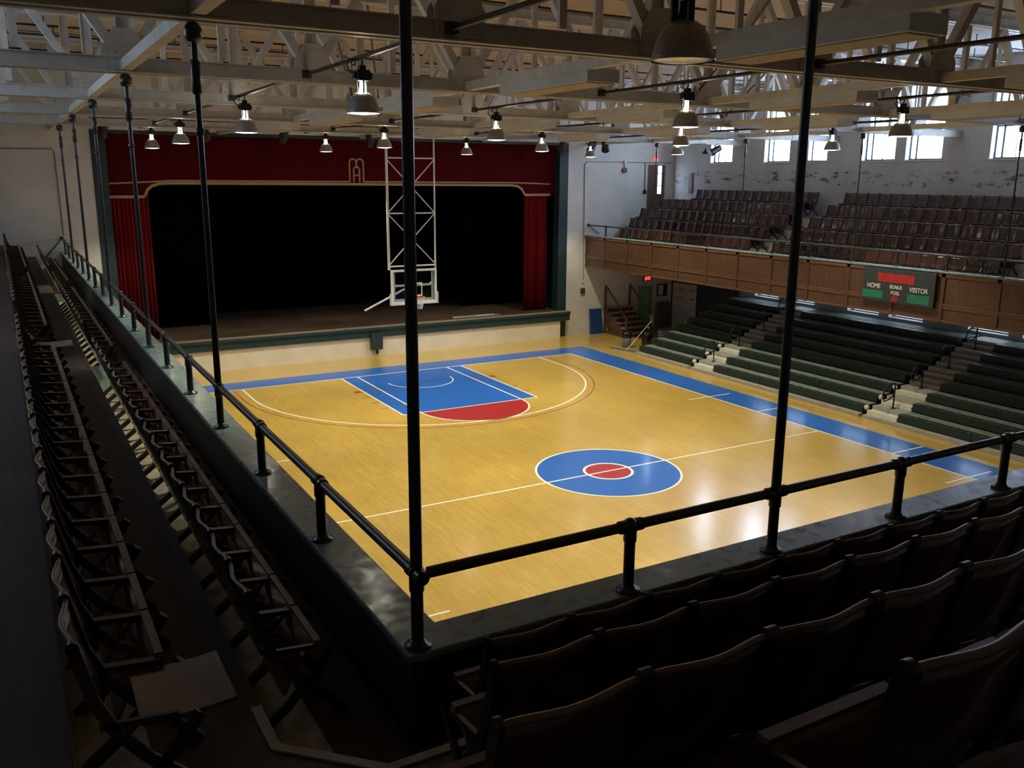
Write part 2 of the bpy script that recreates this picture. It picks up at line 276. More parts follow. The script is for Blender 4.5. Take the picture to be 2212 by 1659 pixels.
def plain_window(n, x, a, b, z0, z1):
    f = MB().box(x-.02, a, z0, x+.04, a+.05, z1).box(x-.02, b-.05, z0, x+.04, b, z1).box(x-.02, a+.05, z0, x+.04, b-.05, z0+.05).box(x-.02, a+.05, z1-.05, x+.04, b-.05, z1).box(x-.02, a+.05, (z0+z1)/2-.03, x+.03, b-.05, (z0+z1)/2+.03).box(x-.02, (a+b)/2-.015, z0+.05, x+.03, (a+b)/2+.015, z1-.05)
    o = S_(f, 'window_%d' % n, 'win_frame'); MB().box(x-.01, a+.05, z0+.05, x+.002, b-.05, z1-.05).build('pane', 'pane_shade', o)
for i, (a, b) in enumerate(((-5.46, -4.06), (-2.28, -.88), (-.40, 1.03), (4.66, 6.11), (7.76, 9.1))): plain_window(30+i, -XW+.03, a, b, ZS, ZT)
# ceiling: cream centre, grey side bays
S_(MB().box(-XO+.1, YB, ZC, XO-.1, YW+.4, ZC+.15), 'ceiling', 'ceiling')
S_(MB().box(XO-.1, YB, ZC, XW, YW+.4, ZC+.15), 'ceiling_side', 'ceiling_side'); S_(MB().box(-XW, YB, ZC, -XO+.1, YW+.4, ZC+.15), 'ceiling_side', 'ceiling_side')
# ------------------------------------------------------------------ court markings
def arc(cx, cy, r, a0, a1, n=72): return [(cx+r*math.cos(a0+(a1-a0)*i/n), cy+r*math.sin(a0+(a1-a0)*i/n)) for i in range(n+1)]
blue, red, wh, thin = MB(), MB(), MB(), MB()
BO, BY = 8.98, 14.43
for sy in (1, -1):
    blue.box(-BO, sy*L, .0005, BO, sy*BY, .002)
    blue.box(-8*FT, sy*L, .0005, 8*FT, sy*(L-19*FT), .002)
blue.box(W, -L, .0005, BO, L, .002); blue.box(-BO, -L, .0005, -W, L, .002)
blue.prism(arc(0, 0, 6*FT, 0, 2*math.pi)[:-1], .0005, .002)
red.prism(arc(0, 0, 2*FT, 0, 2*math.pi)[:-1], .002, .0035)
t = .056
for sx in (1, -1): wh.box(sx*W-t/2, -L, .002, sx*W+t/2, L, .0045)
wh.box(-W, -t/2, .002, W, t/2, .0045); wh.ribbon(arc(0, 0, 6*FT, 0, 2*math.pi)[:-1], t, .002, .0045, 'XY', True); wh.ribbon(arc(0, 0, 2*FT, 0, 2*math.pi)[:-1], .07, .0035, .0055, 'XY', True)
wh.box(-W, -t/2, .0045, W, t/2, .006)
for sy in (1, -1):
    l = sy*(L-19*FT); hy = sy*(L-5.25*FT); a0, a1 = (math.pi, 2*math.pi) if sy > 0 else (0, math.pi)
    wh.box(-W, sy*L-t/2, .002, W, sy*L+t/2, .0045); wh.box(-8*FT, l-t/2, .002, 8*FT, l+t/2, .0045)
    for x in (-8, -6, 6, 8): wh.box(x*FT-t/2, sy*L, .002, x*FT+t/2, l, .0047)
    c = arc(0, l, 6*FT, a0, a1); red.prism(c, .0005, .002); wh.ribbon(c, t, .002, .0045, 'XY')
    for r_, mbq, wd in ((19.75*FT, wh, .062), (20.75*FT, thin, .04)):
        c = [(r_, hy)] if 0 else []
        pth = [(-r_, sy*L), (-r_, hy)] + arc(0, hy, r_, a0, a1, 90) + [(r_, hy), (r_, sy*L)]
        if sy < 0: pth = [(r_, sy*L), (r_, hy)] + arc(0, hy, r_, 0, math.pi, 90) + [(-r_, hy), (-r_, sy*L)]
        q = [pth[0]]
        for p_ in pth[1:]:
            if (Vector(p_)-Vector(q[-1])).length > .01: q.append(p_)
        mbq.ribbon(q, wd, .002 if mbq is wh else .0005, .0045 if mbq is wh else .003, 'XY')
    wh.ribbon(arc(0, hy+sy*.05, 4*FT, a0-.25*sy*0, a1, 40), .045, .002, .0045, 'XY')
    for sx in (1, -1):
        wh.box(sx*6.73, sy*4.73-t/2, .0045, sx*8.55, sy*4.73+t/2, .0055); wh.box(sx*W, sy*2.5-t/2, .0045, sx*8.95, sy*2.5+t/2, .0055)
        for k, x in enumerate((6.0, 8.0)):
            thin.box(sx*x*FT+sx*.07, sy*(L-2.15), .002, sx*x*FT+sx*.30, sy*(L-2.40), .0046)
            for q in (3.1, 3.9, 4.75): thin.box(sx*x*FT+sx*.07, sy*(L-q), .002, sx*x*FT+sx*.32, sy*(L-q-.05), .0046)
S_(blue, 'floor_markings', 'blue'); S_(red, 'floor_markings', 'red'); S_(wh, 'floor_markings', 'white_line'); S_(thin, 'floor_markings', 'red_faint')
# ------------------------------------------------------------------ balcony: soffit, tiers, parapet, fascia
def usec(x, y, c): return [(-x, YW), (-x, -y+c), (-x+c, -y), (x-c, -y), (x, -y+c), (x, YW)]
TX = [XO, 11.77, 12.67, 13.57, 14.47]; TY = [-YO, 13.75, 14.62, 15.47, 16.32]; TZ = [4.10, 4.50, 4.92, 5.35, 5.79]
for k in range(5):
    inner = usec(TX[k], TY[k], .42 if k else 0.0)
    if k == 0: inner = [(-TX[0], YW), (-TX[0], -TY[0]), (TX[0], -TY[0]), (TX[0], YW)]
    poly = inner + [(XW, YW), (XW, YB), (-XW, YB), (-XW, YW)]
    S_(MB().prism(poly, 3.265 if k == 0 else TZ[k-1], TZ[k]), 'floor_balcony', 'tier')
    if k:
        S_(MB().ribbon(usec(TX[k]-.006, TY[k]-.006, .42), .012, TZ[k-1]+.002, TZ[k]-.03, 'XY'), 'trim_%d' % (k+5), 'cream')
        nm_ = MB()
        for sx in (-1, 1):
            xx, yy = TX[k]+.03, TY[k]+.03
            nm_.ribbon([(sx*xx, -yy+.80), (sx*xx, -yy+.42), (sx*(xx-.42), -yy), (sx*(xx-1.0), -yy)], .055, TZ[k]+.001, TZ[k]+.012, 'XY')
        S_(nm_, 'trim_%d' % k, 'nosing')
S_(MB().prism([(-XI-.05, YW), (-XI-.05, YI-.04), (XI+.05, YI-.04), (XI+.05, YW), (XW, YW), (XW, YB), (-XW, YB), (-XW, YW)], 3.20, 3.26), 'ceiling_under_balcony', 'balcony_under')
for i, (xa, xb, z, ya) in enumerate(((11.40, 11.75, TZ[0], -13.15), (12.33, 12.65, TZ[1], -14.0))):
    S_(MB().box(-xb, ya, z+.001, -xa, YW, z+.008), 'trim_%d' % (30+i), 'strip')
# parapet core + cap + fascia
cap = lambda a, b: [(-a, YW), (-a, -b), (a, -b), (a, YW)]
def ushape(xi, yi, xo, yo, z0, z1): return MB().prism([(-xi, YW), (-xi, -yi), (xi, -yi), (xi, YW), (xo, YW), (xo, -yo), (-xo, -yo), (-xo, YW)], z0, z1)
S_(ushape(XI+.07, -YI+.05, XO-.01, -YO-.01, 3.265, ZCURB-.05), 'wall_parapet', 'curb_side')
S_(ushape(XI, -YI, XO+.01, -YO+.01, ZCURB-.05, ZCURB), 'trim_10', 'curb', bevel=.012)
# right fascia panelling (court side) and the same on the left and near side
fas = MB(); trm = MB()
for sx in (1, -1):
    xa, xb = sx*(XI+.065), sx*(XI+.03)
    fas.box(xa, YI, 3.20, sx*(XI+.075), YW, 4.6)
    trm.box(xb-.0*sx, YI, 4.50, xa, YW, 4.61); trm.box(sx*(XI+.035), YI, 3.69, xa, YW, 3.745); trm.box(sx*(XI+.035), YI, 3.60, xa, YW, 3.64); trm.box(sx*(XI+.04), YI, 3.20, xa, YW, 3.28); trm.box(sx*(XI+.045), YI, 3.64, xa, YW, 3.69)
fas.box(-XI-.07, YI-.06, 3.20, XI+.07, YI-.05, 4.6)
sty = MB()
for i in range(18):
    y = 15.42-1.672*i
    for sx in (1, -1): sty.box(sx*(XI+.03), y-.06, 3.20, sx*(XI+.065), y+.06, 4.6)
S_(fas, 'wall_balcony_front', 'fascia'); S_(trm, 'trim_11', 'fascia_trim'); S_(sty, 'trim_12', 'fascia')
# ------------------------------------------------------------------ stage
ZST = 1.24
S_(MB().box(-9.3, YA, 0, 9.27, YW-.0, .80), 'wall_stage_apron', 'apron')
S_(MB().box(-9.5, YA+.35, 0, 9.5, 24.5, ZST-.03), 'wall_stage_base', 'apron')
S_(MB().box(-9.74, YA+.1, ZST-.03, 9.74, 24.5, ZST), 'floor_stage', 'stage')
mb = MB().box(-9.74, YA-.08, .80, 9.74, YA+.4, ZST-.035).box(-9.74, YA-.14, ZST-.14, 9.74, YA-.05, ZST-.03); S_(mb, 'trim_20', 'lip')
S_(MB().box(-9.74, YA-.15, ZST-.032, 9.74, YA+.1, ZST+.006), 'trim_21', 'stage_edge')
S_(MB().box(9.27, YA+.28, 0, 9.74, YW+.02, PZ).box(9.27, YW, ZST, 9.74, YW+.45, PZ), 'trim_22', 'jamb', bevel=.01); S_(MB().box(-9.74, YA+.28, 0, -9.27, YW+.02, PZ).box(-9.74, YW, ZST, -9.27, YW+.45, PZ), 'trim_23', 'jamb', bevel=.01)
S_(MB().box(-9.27, YW, 8.62, 9.27, YW+.45, PZ), 'trim_24', 'jamb')
# stage house shell
S_(MB().box(-13, YW+.41, 0, -12.9, 25, 12).box(12.9, YW+.41, 0, 13, 25, 12).box(-13, 25, 0, 13, 25.1, 12).box(-13, YW+.41, 12, 13, 25.1, 12.1), 'wall_stage_house', 'black')
def cloth(x0, x1, y, z0, z1, amp, waves, n=120, th=.02, ztop=None):
    mb = MB(); vs = []; fs = []
    for k, zz in ((0, z0), (1, z1)):
        for i in range(n+1):
            u = i/n; a = amp*(1.0 if k == 0 else .7)
            vs.append((x0+(x1-x0)*u, y+a*math.sin(2*math.pi*waves*u)+a*.4*math.sin(2*math.pi*waves*2.3*u+1), zz))
    for i in range(n): fs.append((i, i+1, n+2+i, n+1+i))
    m = len(vs); vs2 = [(a, b+th, c) for a, b, c in vs]; mb.add(vs+vs2, fs+[tuple(j+m for j in f[::-1]) for f in fs] + [(i, m+i, m+i+1, i+1) for i in range(n)], True)
    return mb
tag(cloth(-9.22, -7.95, YW+.62, ZST+.02, 6.9, .07, 9).build('stage_curtain', 'leg_red'), 'gathered red velvet curtain at the stage side beside the left balcony', 'curtain', 'red side curtains of the stage')
tag(cloth(7.85, 9.02, YW+.62, ZST+.02, 6.9, .07, 8).build('stage_curtain', 'leg_red'), 'gathered red velvet curtain at the stage side near the painted brick wall and staircase', 'curtain', 'red side curtains of the stage')
# valance with the stepped lower edge, two tan bands and the arched emblem
edge = [(-9.25, 6.42), (-8.12, 6.42), (-8.05, 6.50), (-7.98, 6.66), (-7.82, 6.80), (-7.55, 6.88), (-7.1, 6.90), (7.0, 6.84), (7.35, 6.80), (7.58, 6.66), (7.68, 6.48), (7.75, 6.42), (9.05, 6.42)]
upper = [(-9.25, 6.93), (-7.7, 7.0), (-7.1, 7.04), (-.62, 7.02)]; upper2 = [(.42, 7.02), (7.0, 7.0), (7.9, 6.98), (9.05, 6.94)]
vy = YW+.40
vt = thing('stage_valance', (0, vy, 7.5), 'wide dark red valance with tan edging and arched emblem above the stage', 'valance')
MB().prism(edge+[(9.25, 6.42), (9.25, 8.7), (-9.25, 8.7)], vy, vy+.05, 'XZ').build('cloth', 'valance', vt)
MB().ribbon([(a, b+.05) for a, b in edge], .10, vy-.008, vy+.001, 'XZ').ribbon(upper, .055, vy-.008, vy+.001, 'XZ').ribbon(upper2, .055, vy-.008, vy+.001, 'XZ').build('trim_band', 'trim_gold', vt)
em = MB(); ex = -.10; zb = 7.02; t = .058
def arch(x0, x1, zb_, zt_): r = (x1-x0)/2; return [(x0, zb_)] + [(x0+r-r*math.cos(a), zt_-r+r*math.sin(a)) for a in [math.pi*i/12 for i in range(13)]] + [(x1, zb_)]
em.ribbon([(ex-.52, zb), (ex-.31, zb)], t, vy-.008, vy+.001).ribbon([(ex+.31, zb), (ex+.52, zb)], t, vy-.008, vy+.001)
em.ribbon(arch(ex-.29, ex, 7.0, 7.90)[:-1] + [(ex, 7.55)], t, vy-.008, vy+.001); em.ribbon([(ex, 7.55)] + arch(ex, ex+.29, 7.0, 7.90)[1:], t, vy-.009, vy+.001)
em.ribbon(arch(ex-.12, ex+.12, 7.0, 7.60), t, vy-.01, vy+.001); em.ribbon([(ex-.10, 7.27), (ex+.10, 7.27)], t, vy-.011, vy+.001)
em.build('emblem', 'trim_gold', vt)
for i, (x0, x1, y, nm) in enumerate(((-9.4, -5.6, 20.2, 'black side drape hanging on the stage behind the red curtain by the left balcony'), (5.9, 9.4, 20.2, 'black side drape hanging on the stage behind the red curtain by the staircase'), (-10.5, 10.5, 23.3, 'black backdrop curtain across the rear of the stage'))):
    tag(cloth(x0, x1, y, ZST+.02, 11.5, .05, 10 if i < 2 else 42, 160 if i < 2 else 500).build('stage_drape', 'black'), nm, 'curtain', 'black drapes on the stage')
tag(MB().box(4.0, YA+.42, ZST, 6.3, YA+.46, ZST+.015).box(4.1, YA+.7, ZST, 6.2, YA+.73, ZST+.015).box(5.2, YA+.52, ZST, 5.9, YA+.56, ZST+.015).build('batten_strip', 'cream'), 'thin pale batten strips lying near the front edge of the stage', 'batten')
# gear box on the apron
bx = thing('equipment_box', (.22, YA-.1, .3), 'small dark green metal box mounted under the stage lip at the centre', 'box'); MB().box(-.02, YA-.24, .30, .46, YA-.0, .97).build('casing', 'lip', bx, bevel=.01); MB().lathe((.24, YA-.12, .1), [(.0, 0), (.05, 0), (.05, .2), (.0, .2)], 12).build('spout', 'dark_metal', bx)
# ------------------------------------------------------------------ trusses and ceiling steel
ZB = 8.64; NX = [2.725*k for k in range(-5, 6)]
TRY = [-8.07, -2.93, 2.21, 7.35, 12.49]
tl = ['nearest the camera', 'second from the camera', 'at the middle of the hall', 'fourth from the camera, behind the mid lamps', 'closest to the stage']
def truss_parts():
    root = thing('roof_truss', (0, 0, 0), 'x', 'truss', 'steel roof trusses')
    b = MB()
    for s in (-1, 1): b.box(-XW, s*.06, ZB+.02, XW, s*.09, ZB+.21).box(-XW, s*.06, ZB, XW, s*.16, ZB+.02).box(-XW, s*.06, ZB+.20, XW, s*.13, ZB+.215)
    b.build('bottom_chord', 'truss', root)
    b = MB()
    for s in (-1, 1): b.box(-XW, s*.03, 10.87, XW, s*.17, 10.90).box(-XW, s*.04, 10.90, XW, s*.07, 11.12)
    b.build('top_chord', 'truss_light', root)
    for x in NX:
        MB().box(x-.09, -.04, ZB+.26, x-.07, .04, 10.88).box(x+.07, -.04, ZB+.26, x+.09, .04, 10.88).box(x-.08, -.008, ZB+.26, x+.08, .008, 10.88).build('vertical_post', 'truss', root)
        for s in (-1, 1):
            xt = x+s*1.36
            MB().bar((x+s*.12, 0, ZB+.3), (xt, 0, 10.9), .13, .15, (0, 1, 0)).build('diagonal_brace', 'truss', root) if abs(xt) < XW else None
        for q in ([x+1.3625] if x < 13 else []): MB().box(q-.05, -.03, ZB+.26, q+.05, .03, 10.88).build('vertical_post', 'truss_light', root)
        g = [(x-.30, ZB+.04), (x+.30, ZB+.04), (x+.30, ZB+.34), (x+.13, ZB+.60), (x-.13, ZB+.60), (x-.30, ZB+.34)]
        gm = MB().prism(g, -.105, -.092, 'XZ').prism(g, .092, .105, 'XZ')
        for rx in (-.25, -.15, .15, .25):
            for rz in (.08, .16, .27, .35): gm.ball((x+rx, -.107, ZB+rz), .013, 6)
        gm.build('gusset_plate', 'truss', root)
    return root
T0 = truss_parts()
for i, y in enumerate(TRY):
    o = T0 if i == 0 else copy_tree(T0); o.location = (0, y, 0); o['label'] = 'pale grey steel roof truss spanning the hall, ' + tl[i]
# longitudinal struts
for j, x in enumerate((-10.9, -5.45, 0, 5.45, 10.9)):
    m_ = MB().box(x-.07, -13.2, ZB+.03, x+.07, YW, ZB+.05).box(x-.07, -13.2, ZB+.05, x-.05, YW, ZB+.17).box(x+.05, -13.2, ZB+.05, x+.07, YW, ZB+.17).build('ceiling_strut', 'truss_light')
    tag(m_, 'long pale steel strut under the trusses, running towards the stage, ' + ['above the left balcony rail', 'between left lamps and centre', 'along the hall centreline', 'between centre and right lamps', 'above the right balcony rail'][j], 'beam', 'struts tying the trusses')
# pale boxes under the struts
bay = ['nearest bay', 'second bay', 'middle bay', 'fourth bay', 'bay next to the stage']
for x, rn in ((-5.45, 'strut on the left of centre'), (0, 'centre strut'), (5.45, 'strut on the right of centre')):
    for k, yc in enumerate((-10.45, -5.4, -.35, 4.8, 9.9)):
        if k == 0 and x > 0: continue
        r_ = thing('ceiling_box', (x, yc, ZB-.12), 'long pale box under the %s, %s' % (rn, bay[k]), 'light fixture', 'pale boxes under the ceiling struts')
        MB().box(x-.02, yc-1.25, ZB-.12, x+.52, yc+1.25, ZB+.06).build('housing', 'box_blue', r_, bevel=.005); MB().box(x+.02, yc-1.2, ZB-.135, x+.48, yc+1.2, ZB-.119).build('diffuser', 'box_tan', r_)
# sprinkler pipes
for k, yc in enumerate((-6.3, -4.6, -1.2, .5, 4.0, 5.7, 9.1, 10.8, 14.2)):
    p_ = MB().tube([(-15.7, yc, 10.86), (15.7, yc, 10.86)], .028, 8)
    for q in range(10): p_.tube([(-14.3+q*3.1+.3*(k % 3), yc, 10.86), (-14.3+q*3.1+.3*(k % 3), yc, 11.13)], .014, 6); p_.tube([(-12.9+q*3.1, yc, 10.86), (-12.9+q*3.1, yc, 10.78)], .02, 6)
    tag(p_.build('sprinkler_pipe', 'conduit'), 'thin dark sprinkler pipe across the ceiling, %s from the near end' % nth(k+1), 'pipe', 'sprinkler pipes under the ceiling')
# long thin tie rods (X bracing in the truss bays)
for k, (x0, y0, x1, y1) in enumerate(((-8.0, -2.83, -5.7, 2.1), (-5.2, 2.3, -3.0, 7.25), (3.0, -2.83, 5.2, 2.1), (-2.4, -7.96, -.3, -3.03))):
    tag(MB().tube([(x0, y0, 10.85), ((x0+x1)/2, (y0+y1)/2, 9.75), (x1, y1, ZB+.30)], .022, 8).build('tie_rod', 'conduit'), 'thin dark diagonal tie rod between roof trusses, %s seen from the left' % nth(k+1), 'rod', 'tie rods')
# conduits carrying the lamps
for x, n_ in ((-8.3, 'row of lamps over the left side of the court'), (-2.7, 'lamps left of centre'), (2.7, 'lamps right of centre'), (8.3, 'lamps over the right side of the court')):
    m_ = MB().tube([(x, -13.2, 8.765), (x, 15.5, 8.765)], .032, 10)
    for y in TRY: m_.box(x-.06, y-.20, 8.71, x+.06, y-.107, 8.82)
    tag(m_.build('lamp_conduit', 'conduit'), 'dark conduit pipe carrying the ' + n_, 'pipe', 'conduits carrying the lamps')
# ------------------------------------------------------------------ high-bay lamps
def make_lamp(lit):
    r = thing('high_bay_lamp', (0, 0, 0), 'x', 'ceiling lamp', 'high-bay lamps over the court')
    z = 8.05
    MB().lathe((0, 0, z), [(.225, 0), (.232, .006), (.222, .03), (.205, .10), (.178, .17), (.14, .225), (.09, .262), (.085, .262), (.135, .22), (.172, .165), (.198, .10), (.214, .03), (.222, .006)], 32).build('reflector', 'reflector', r)
    MB().lathe((0, 0, z), [(.228, -.004), (.236, .004), (.232, .014), (.224, .012)], 32).build('rim', 'reflector', r)
    MB().lathe((0, 0, z), [(.0001, -.016), (.08, -.014), (.16, -.006), (.218, .004), (.218, .02), (.0001, .02)], 32).build('lens', 'lens' if lit else 'reflector_in', r)
    MB().lathe((0, 0, z), [(.0001, .40), (.036, .40), (.038, .34), (.05, .29), (.055, .265), (.0001, .262)], 16).build('bulb' if lit else 'socket', 'bulb' if lit else 'dark_metal', r)
    nk = MB()
    for k in range(3): a = 2*math.pi*k/3+.4; nk.tube([(.075*math.cos(a), .075*math.sin(a), z+.25), (.075*math.cos(a), .075*math.sin(a), z+.42)], .012 if lit else .03, 6)
    nk.build('neck', 'dark_metal', r)
    MB().box(-.09, -.075, z+.41, .09, .075, z+.55).box(-.13, -.045, z+.43, .13, .045, z+.52).box(-.045, -.045, z+.55, .045, .045, z+.61).build('ballast', 'dark_metal', r, bevel=.01)
    MB().tube([(0, 0, z+.6), (0, 0, z+.64), (.015, 0, z+.66), (.0, 0, z+.683)], .012, 8).build('hook', 'dark_metal', r)
    pts = [(-.08, 0, z+.5), (-.16, .02, z+.52), (-.20, .03, z+.60), (-.16, .04, z+.69), (-.08, .03, z+.68), (-.09, .02, z+.6), (-.15, .0, z+.62), (-.14, 0, z+.67), (-.04, 0, z+.68)]
    MB().tube(pts, .010, 6).build('cable', 'dark_metal', r)
    return r
lit0 = make_lamp(True); off0 = make_lamp(False)
LY = [-12.0, -5.5, 1.0, 7.8, 13.15]; used = {}
lrow = {-8.3: 'leftmost lamp row', -2.7: 'lamp row left of centre', 2.7: 'lamp row right of centre', 8.3: 'rightmost lamp row'}
for x in (-8.3, -2.7, 2.7, 8.3):
    for k, y in enumerate(LY):
        lit = not (k == 0)
        if (k == 0 and x > -8): continue
        if x == 8.3 and k == 1: continue
        yy = y + (.35 if (x == -8.3 and k == 3) else 0)
        src = lit0 if lit else off0
        o = src if src.name not in used else copy_tree(src); used[src.name] = 1
        o.location = (x, yy, 0)
        o['label'] = 'large unlit bell-shaped lamp with dark reflector hanging close overhead' if not lit else 'lit bell-shaped metal lamp in the %s, %s from the stage' % (lrow[x], nth(5-k))
        if lit:
            ld = bpy.data.lights.new('lamp_light', 'SPOT'); ld.energy = LAMP_W; ld.spot_size = math.radians(112); ld.spot_blend = .38; ld.shadow_soft_size = .18; ld.color = (1, .94, .70)
            lo = bpy.data.objects.new('lamp_light', ld); lo.location = (x, yy, 8.03); COL.objects.link(lo)
            ld = bpy.data.lights.new('neck_light', 'POINT'); ld.energy = NECK_W; ld.shadow_soft_size = .05; ld.color = (1, .86, .62)
            lo = bpy.data.objects.new('neck_light', ld); lo.location = (x, yy, 8.40+.15*0); COL.objects.link(lo)
# ------------------------------------------------------------------ stage spotlights on a batten
tag(MB().tube([(-9.8, 15.9, 9.05), (11.8, 15.9, 9.05)], .035, 10).build('batten_pipe', 'pipe_red'), 'rust coloured pipe batten carrying stage lights in front of the stage', 'pipe')
def spotlight(x, y, z, lab, tilt=.5, yaw=0., s=1., pz=None):
    r = thing('stage_spotlight', (x, y, z), lab, 'spotlight', 'stage spotlights under the ceiling'); d = Vector((math.sin(yaw)*math.cos(tilt), math.cos(yaw)*math.cos(tilt), -math.sin(tilt))); c = Vector((x, y, z))
    MB().tube([c-d*.2*s, c-d*.17*s, c+d*.1*s, c+d*.12*s, c+d*.22*s], [.06*s, .10*s, .11*s, .125*s, .125*s], 16).build('housing', 'dark_metal', r)
    sd = d.cross(Vector((0, 0, 1))).normalized(); top = Vector((x, y, z+.2*s))
    MB().tube([c-sd*.135*s, top-sd*.12*s, top+sd*.12*s, c+sd*.135*s], .012, 6).tube([top, (x, y, (pz or 9.05))], .014, 6).build('yoke', 'dark_metal', r)
for i, (x, z) in enumerate(((-9.4, 8.80), (-6.15, 8.78), (-3.36, 8.80), (-.04, 8.72), (8.74, 8.72), (10.3, 8.66), (10.98, 8.72))):
    spotlight(x, 15.9, z-.06, 'small black stage spotlight on the batten, %s from the left balcony side' % nth(i+1), .9+.1*(i % 3), (.0, .3, -.3, .2, -.2, -.5, .7)[i], 1.45)
spotlight(14.3, 12.42, 8.42, 'black floodlight tilted down beside the upper windows', .5, -1.2, 1.25, 8.65)
f_ = thing('hanging_lamp', (13.0, 11.61, 8.25), 'small unlit cone lamp hanging above the right balcony near the windows', 'ceiling lamp'); MB().lathe((13, 11.61, 8.22), [(.16, 0), (.14, .03), (.05, .16), (.03, .22), (.0001, .22)], 16).build('shade', 'dark_metal', f_); MB().tube([(13, 11.61, 8.42), (13, 11.61, 8.62), (13, 12.36, 8.64)], .012, 6).build('stem', 'dark_metal', f_)
# ------------------------------------------------------------------ hanger poles
def pole(x, y, lab, thick=.030, ztop=8.6, tb=0):
    r = thing('hanger_pole', (x, y, ZR), lab, 'pole', 'steel hanger poles of the balcony')
    MB().tube([(x, y, ZR), (x, y, 7.2), (x, y, ztop)], [thick*1.12, thick, thick], 14).build('shaft', 'rod', r)
    MB().tube([(x, y, ztop-.62+tb), (x, y, ztop-.60+tb), (x, y, ztop-.32+tb), (x, y, ztop-.30+tb)], [thick, thick*1.55, thick*1.55, thick], 12).build('turnbuckle', 'rod', r)
    MB().tube([(x, y, ztop-1.0+2*tb), (x, y, ztop-.99+2*tb), (x, y, ztop-.94+2*tb), (x, y, ztop-.93+2*tb)], [thick, thick*1.4, thick*1.4, thick], 12).build('coupling', 'rod', r)
    MB().lathe((x, y, ztop-.14), [(.0001, 0), (.06, .0), (.085, .05), (.085, .12), (.05, .17), (.0001, .17)], 16).build('top_socket', 'rod', r)
YPOST = [-13.07] + [-11.36+1.683*i for i in range(17)]
for i, k in enumerate((3, 6, 9, 12, 15)):
    pole(-XR, YPOST[k], 'thin dark hanger pole rising from the left balcony rail, %s from the corner' % nth(i+1))
    if k > 3: pole(XR, YPOST[k], 'thin dark hanger pole rising from the right balcony rail, %s from the stage' % nth(5-i), .022)
pole(-XR, -13.07, 'thick dark pole rising from the corner of the near railing', .031, 9.4); pole(-8.20, -13.09, 'thick dark pole rising from the near railing, right of the corner pole', .031, 9.4)
# ------------------------------------------------------------------ railings
def rail_run(pts_posts, ends, lab, tag_end=None):
    a, b = ends; r = thing('guard_rail', (a[0], a[1], ZCURB), lab, 'railing', 'pipe railings on the balcony')
    MB().tube([(a[0], a[1], ZR), (b[0], b[1], ZR)], .033, 14).build('rail', 'rod', r)
    for (x, y) in pts_posts:
        p_ = MB().tube([(x, y, ZCURB+.01), (x, y, ZR-.02)], .036, 14).tube([(x, y, ZR-.11), (x, y, ZR-.10), (x, y, ZR-.03)], [.036, .043, .043], 14).ball((x, y, ZR+.004), .048, 14).build('post', 'rod', r)
        MB().lathe((x, y, ZCURB), [(.0001, 0), (.078, 0), (.078, .012), (.05, .018), (.045, .035), (.036, .04)], 18).build('base_flange', 'rod', p_)
        d = (Vector((b[0], b[1]))-Vector((a[0], a[1]))).normalized()
        for s in (-1, 1): MB().tube([(x+d.x*s*.035, y+d.y*s*.035, ZR), (x+d.x*s*.085, y+d.y*s*.085, ZR)], .042, 14).build('collar', 'rod', p_)
    return r
gl = rail_run([(-XR, y) for y in YPOST if in_view(-XR, y, 4.9) or True], ((-XR, -13.07), (-XR, YW)), 'dark pipe railing along the left balcony curb towards the stage wall')
MB().tube([(-XR, YW-.03, ZR), (-XR, YW, ZR)], .07, 14).build('wall_flange', 'rod', gl)
MB().tube([(-XR, YW-.05, ZR), (-11.5, YW-.05, 4.45)], .018, 8).build('stay_rod', 'rod', gl)
rail_run([(x, -13.09) for x in (-9.46, -8.20, -6.86, -5.49, -4.12)], ((-10.85, -13.09), (-2.5, -13.09)), 'dark pipe railing along the near curb, right of the corner pole')
gr = rail_run([(XR, y) for y in YPOST if y > -5], ((XR, -5.2), (XR, YW)), 'thin dark pipe railing on the right balcony above the wood panelling')
MB().tube([(XR, YW-.03, ZR), (XR, YW, ZR)], .07, 14).build('wall_flange', 'rod', gr); MB().tube([(XR, YW-.05, ZR), (11.5, YW-.05, 4.7)], .018, 8).build('stay_rod', 'rod', gr)
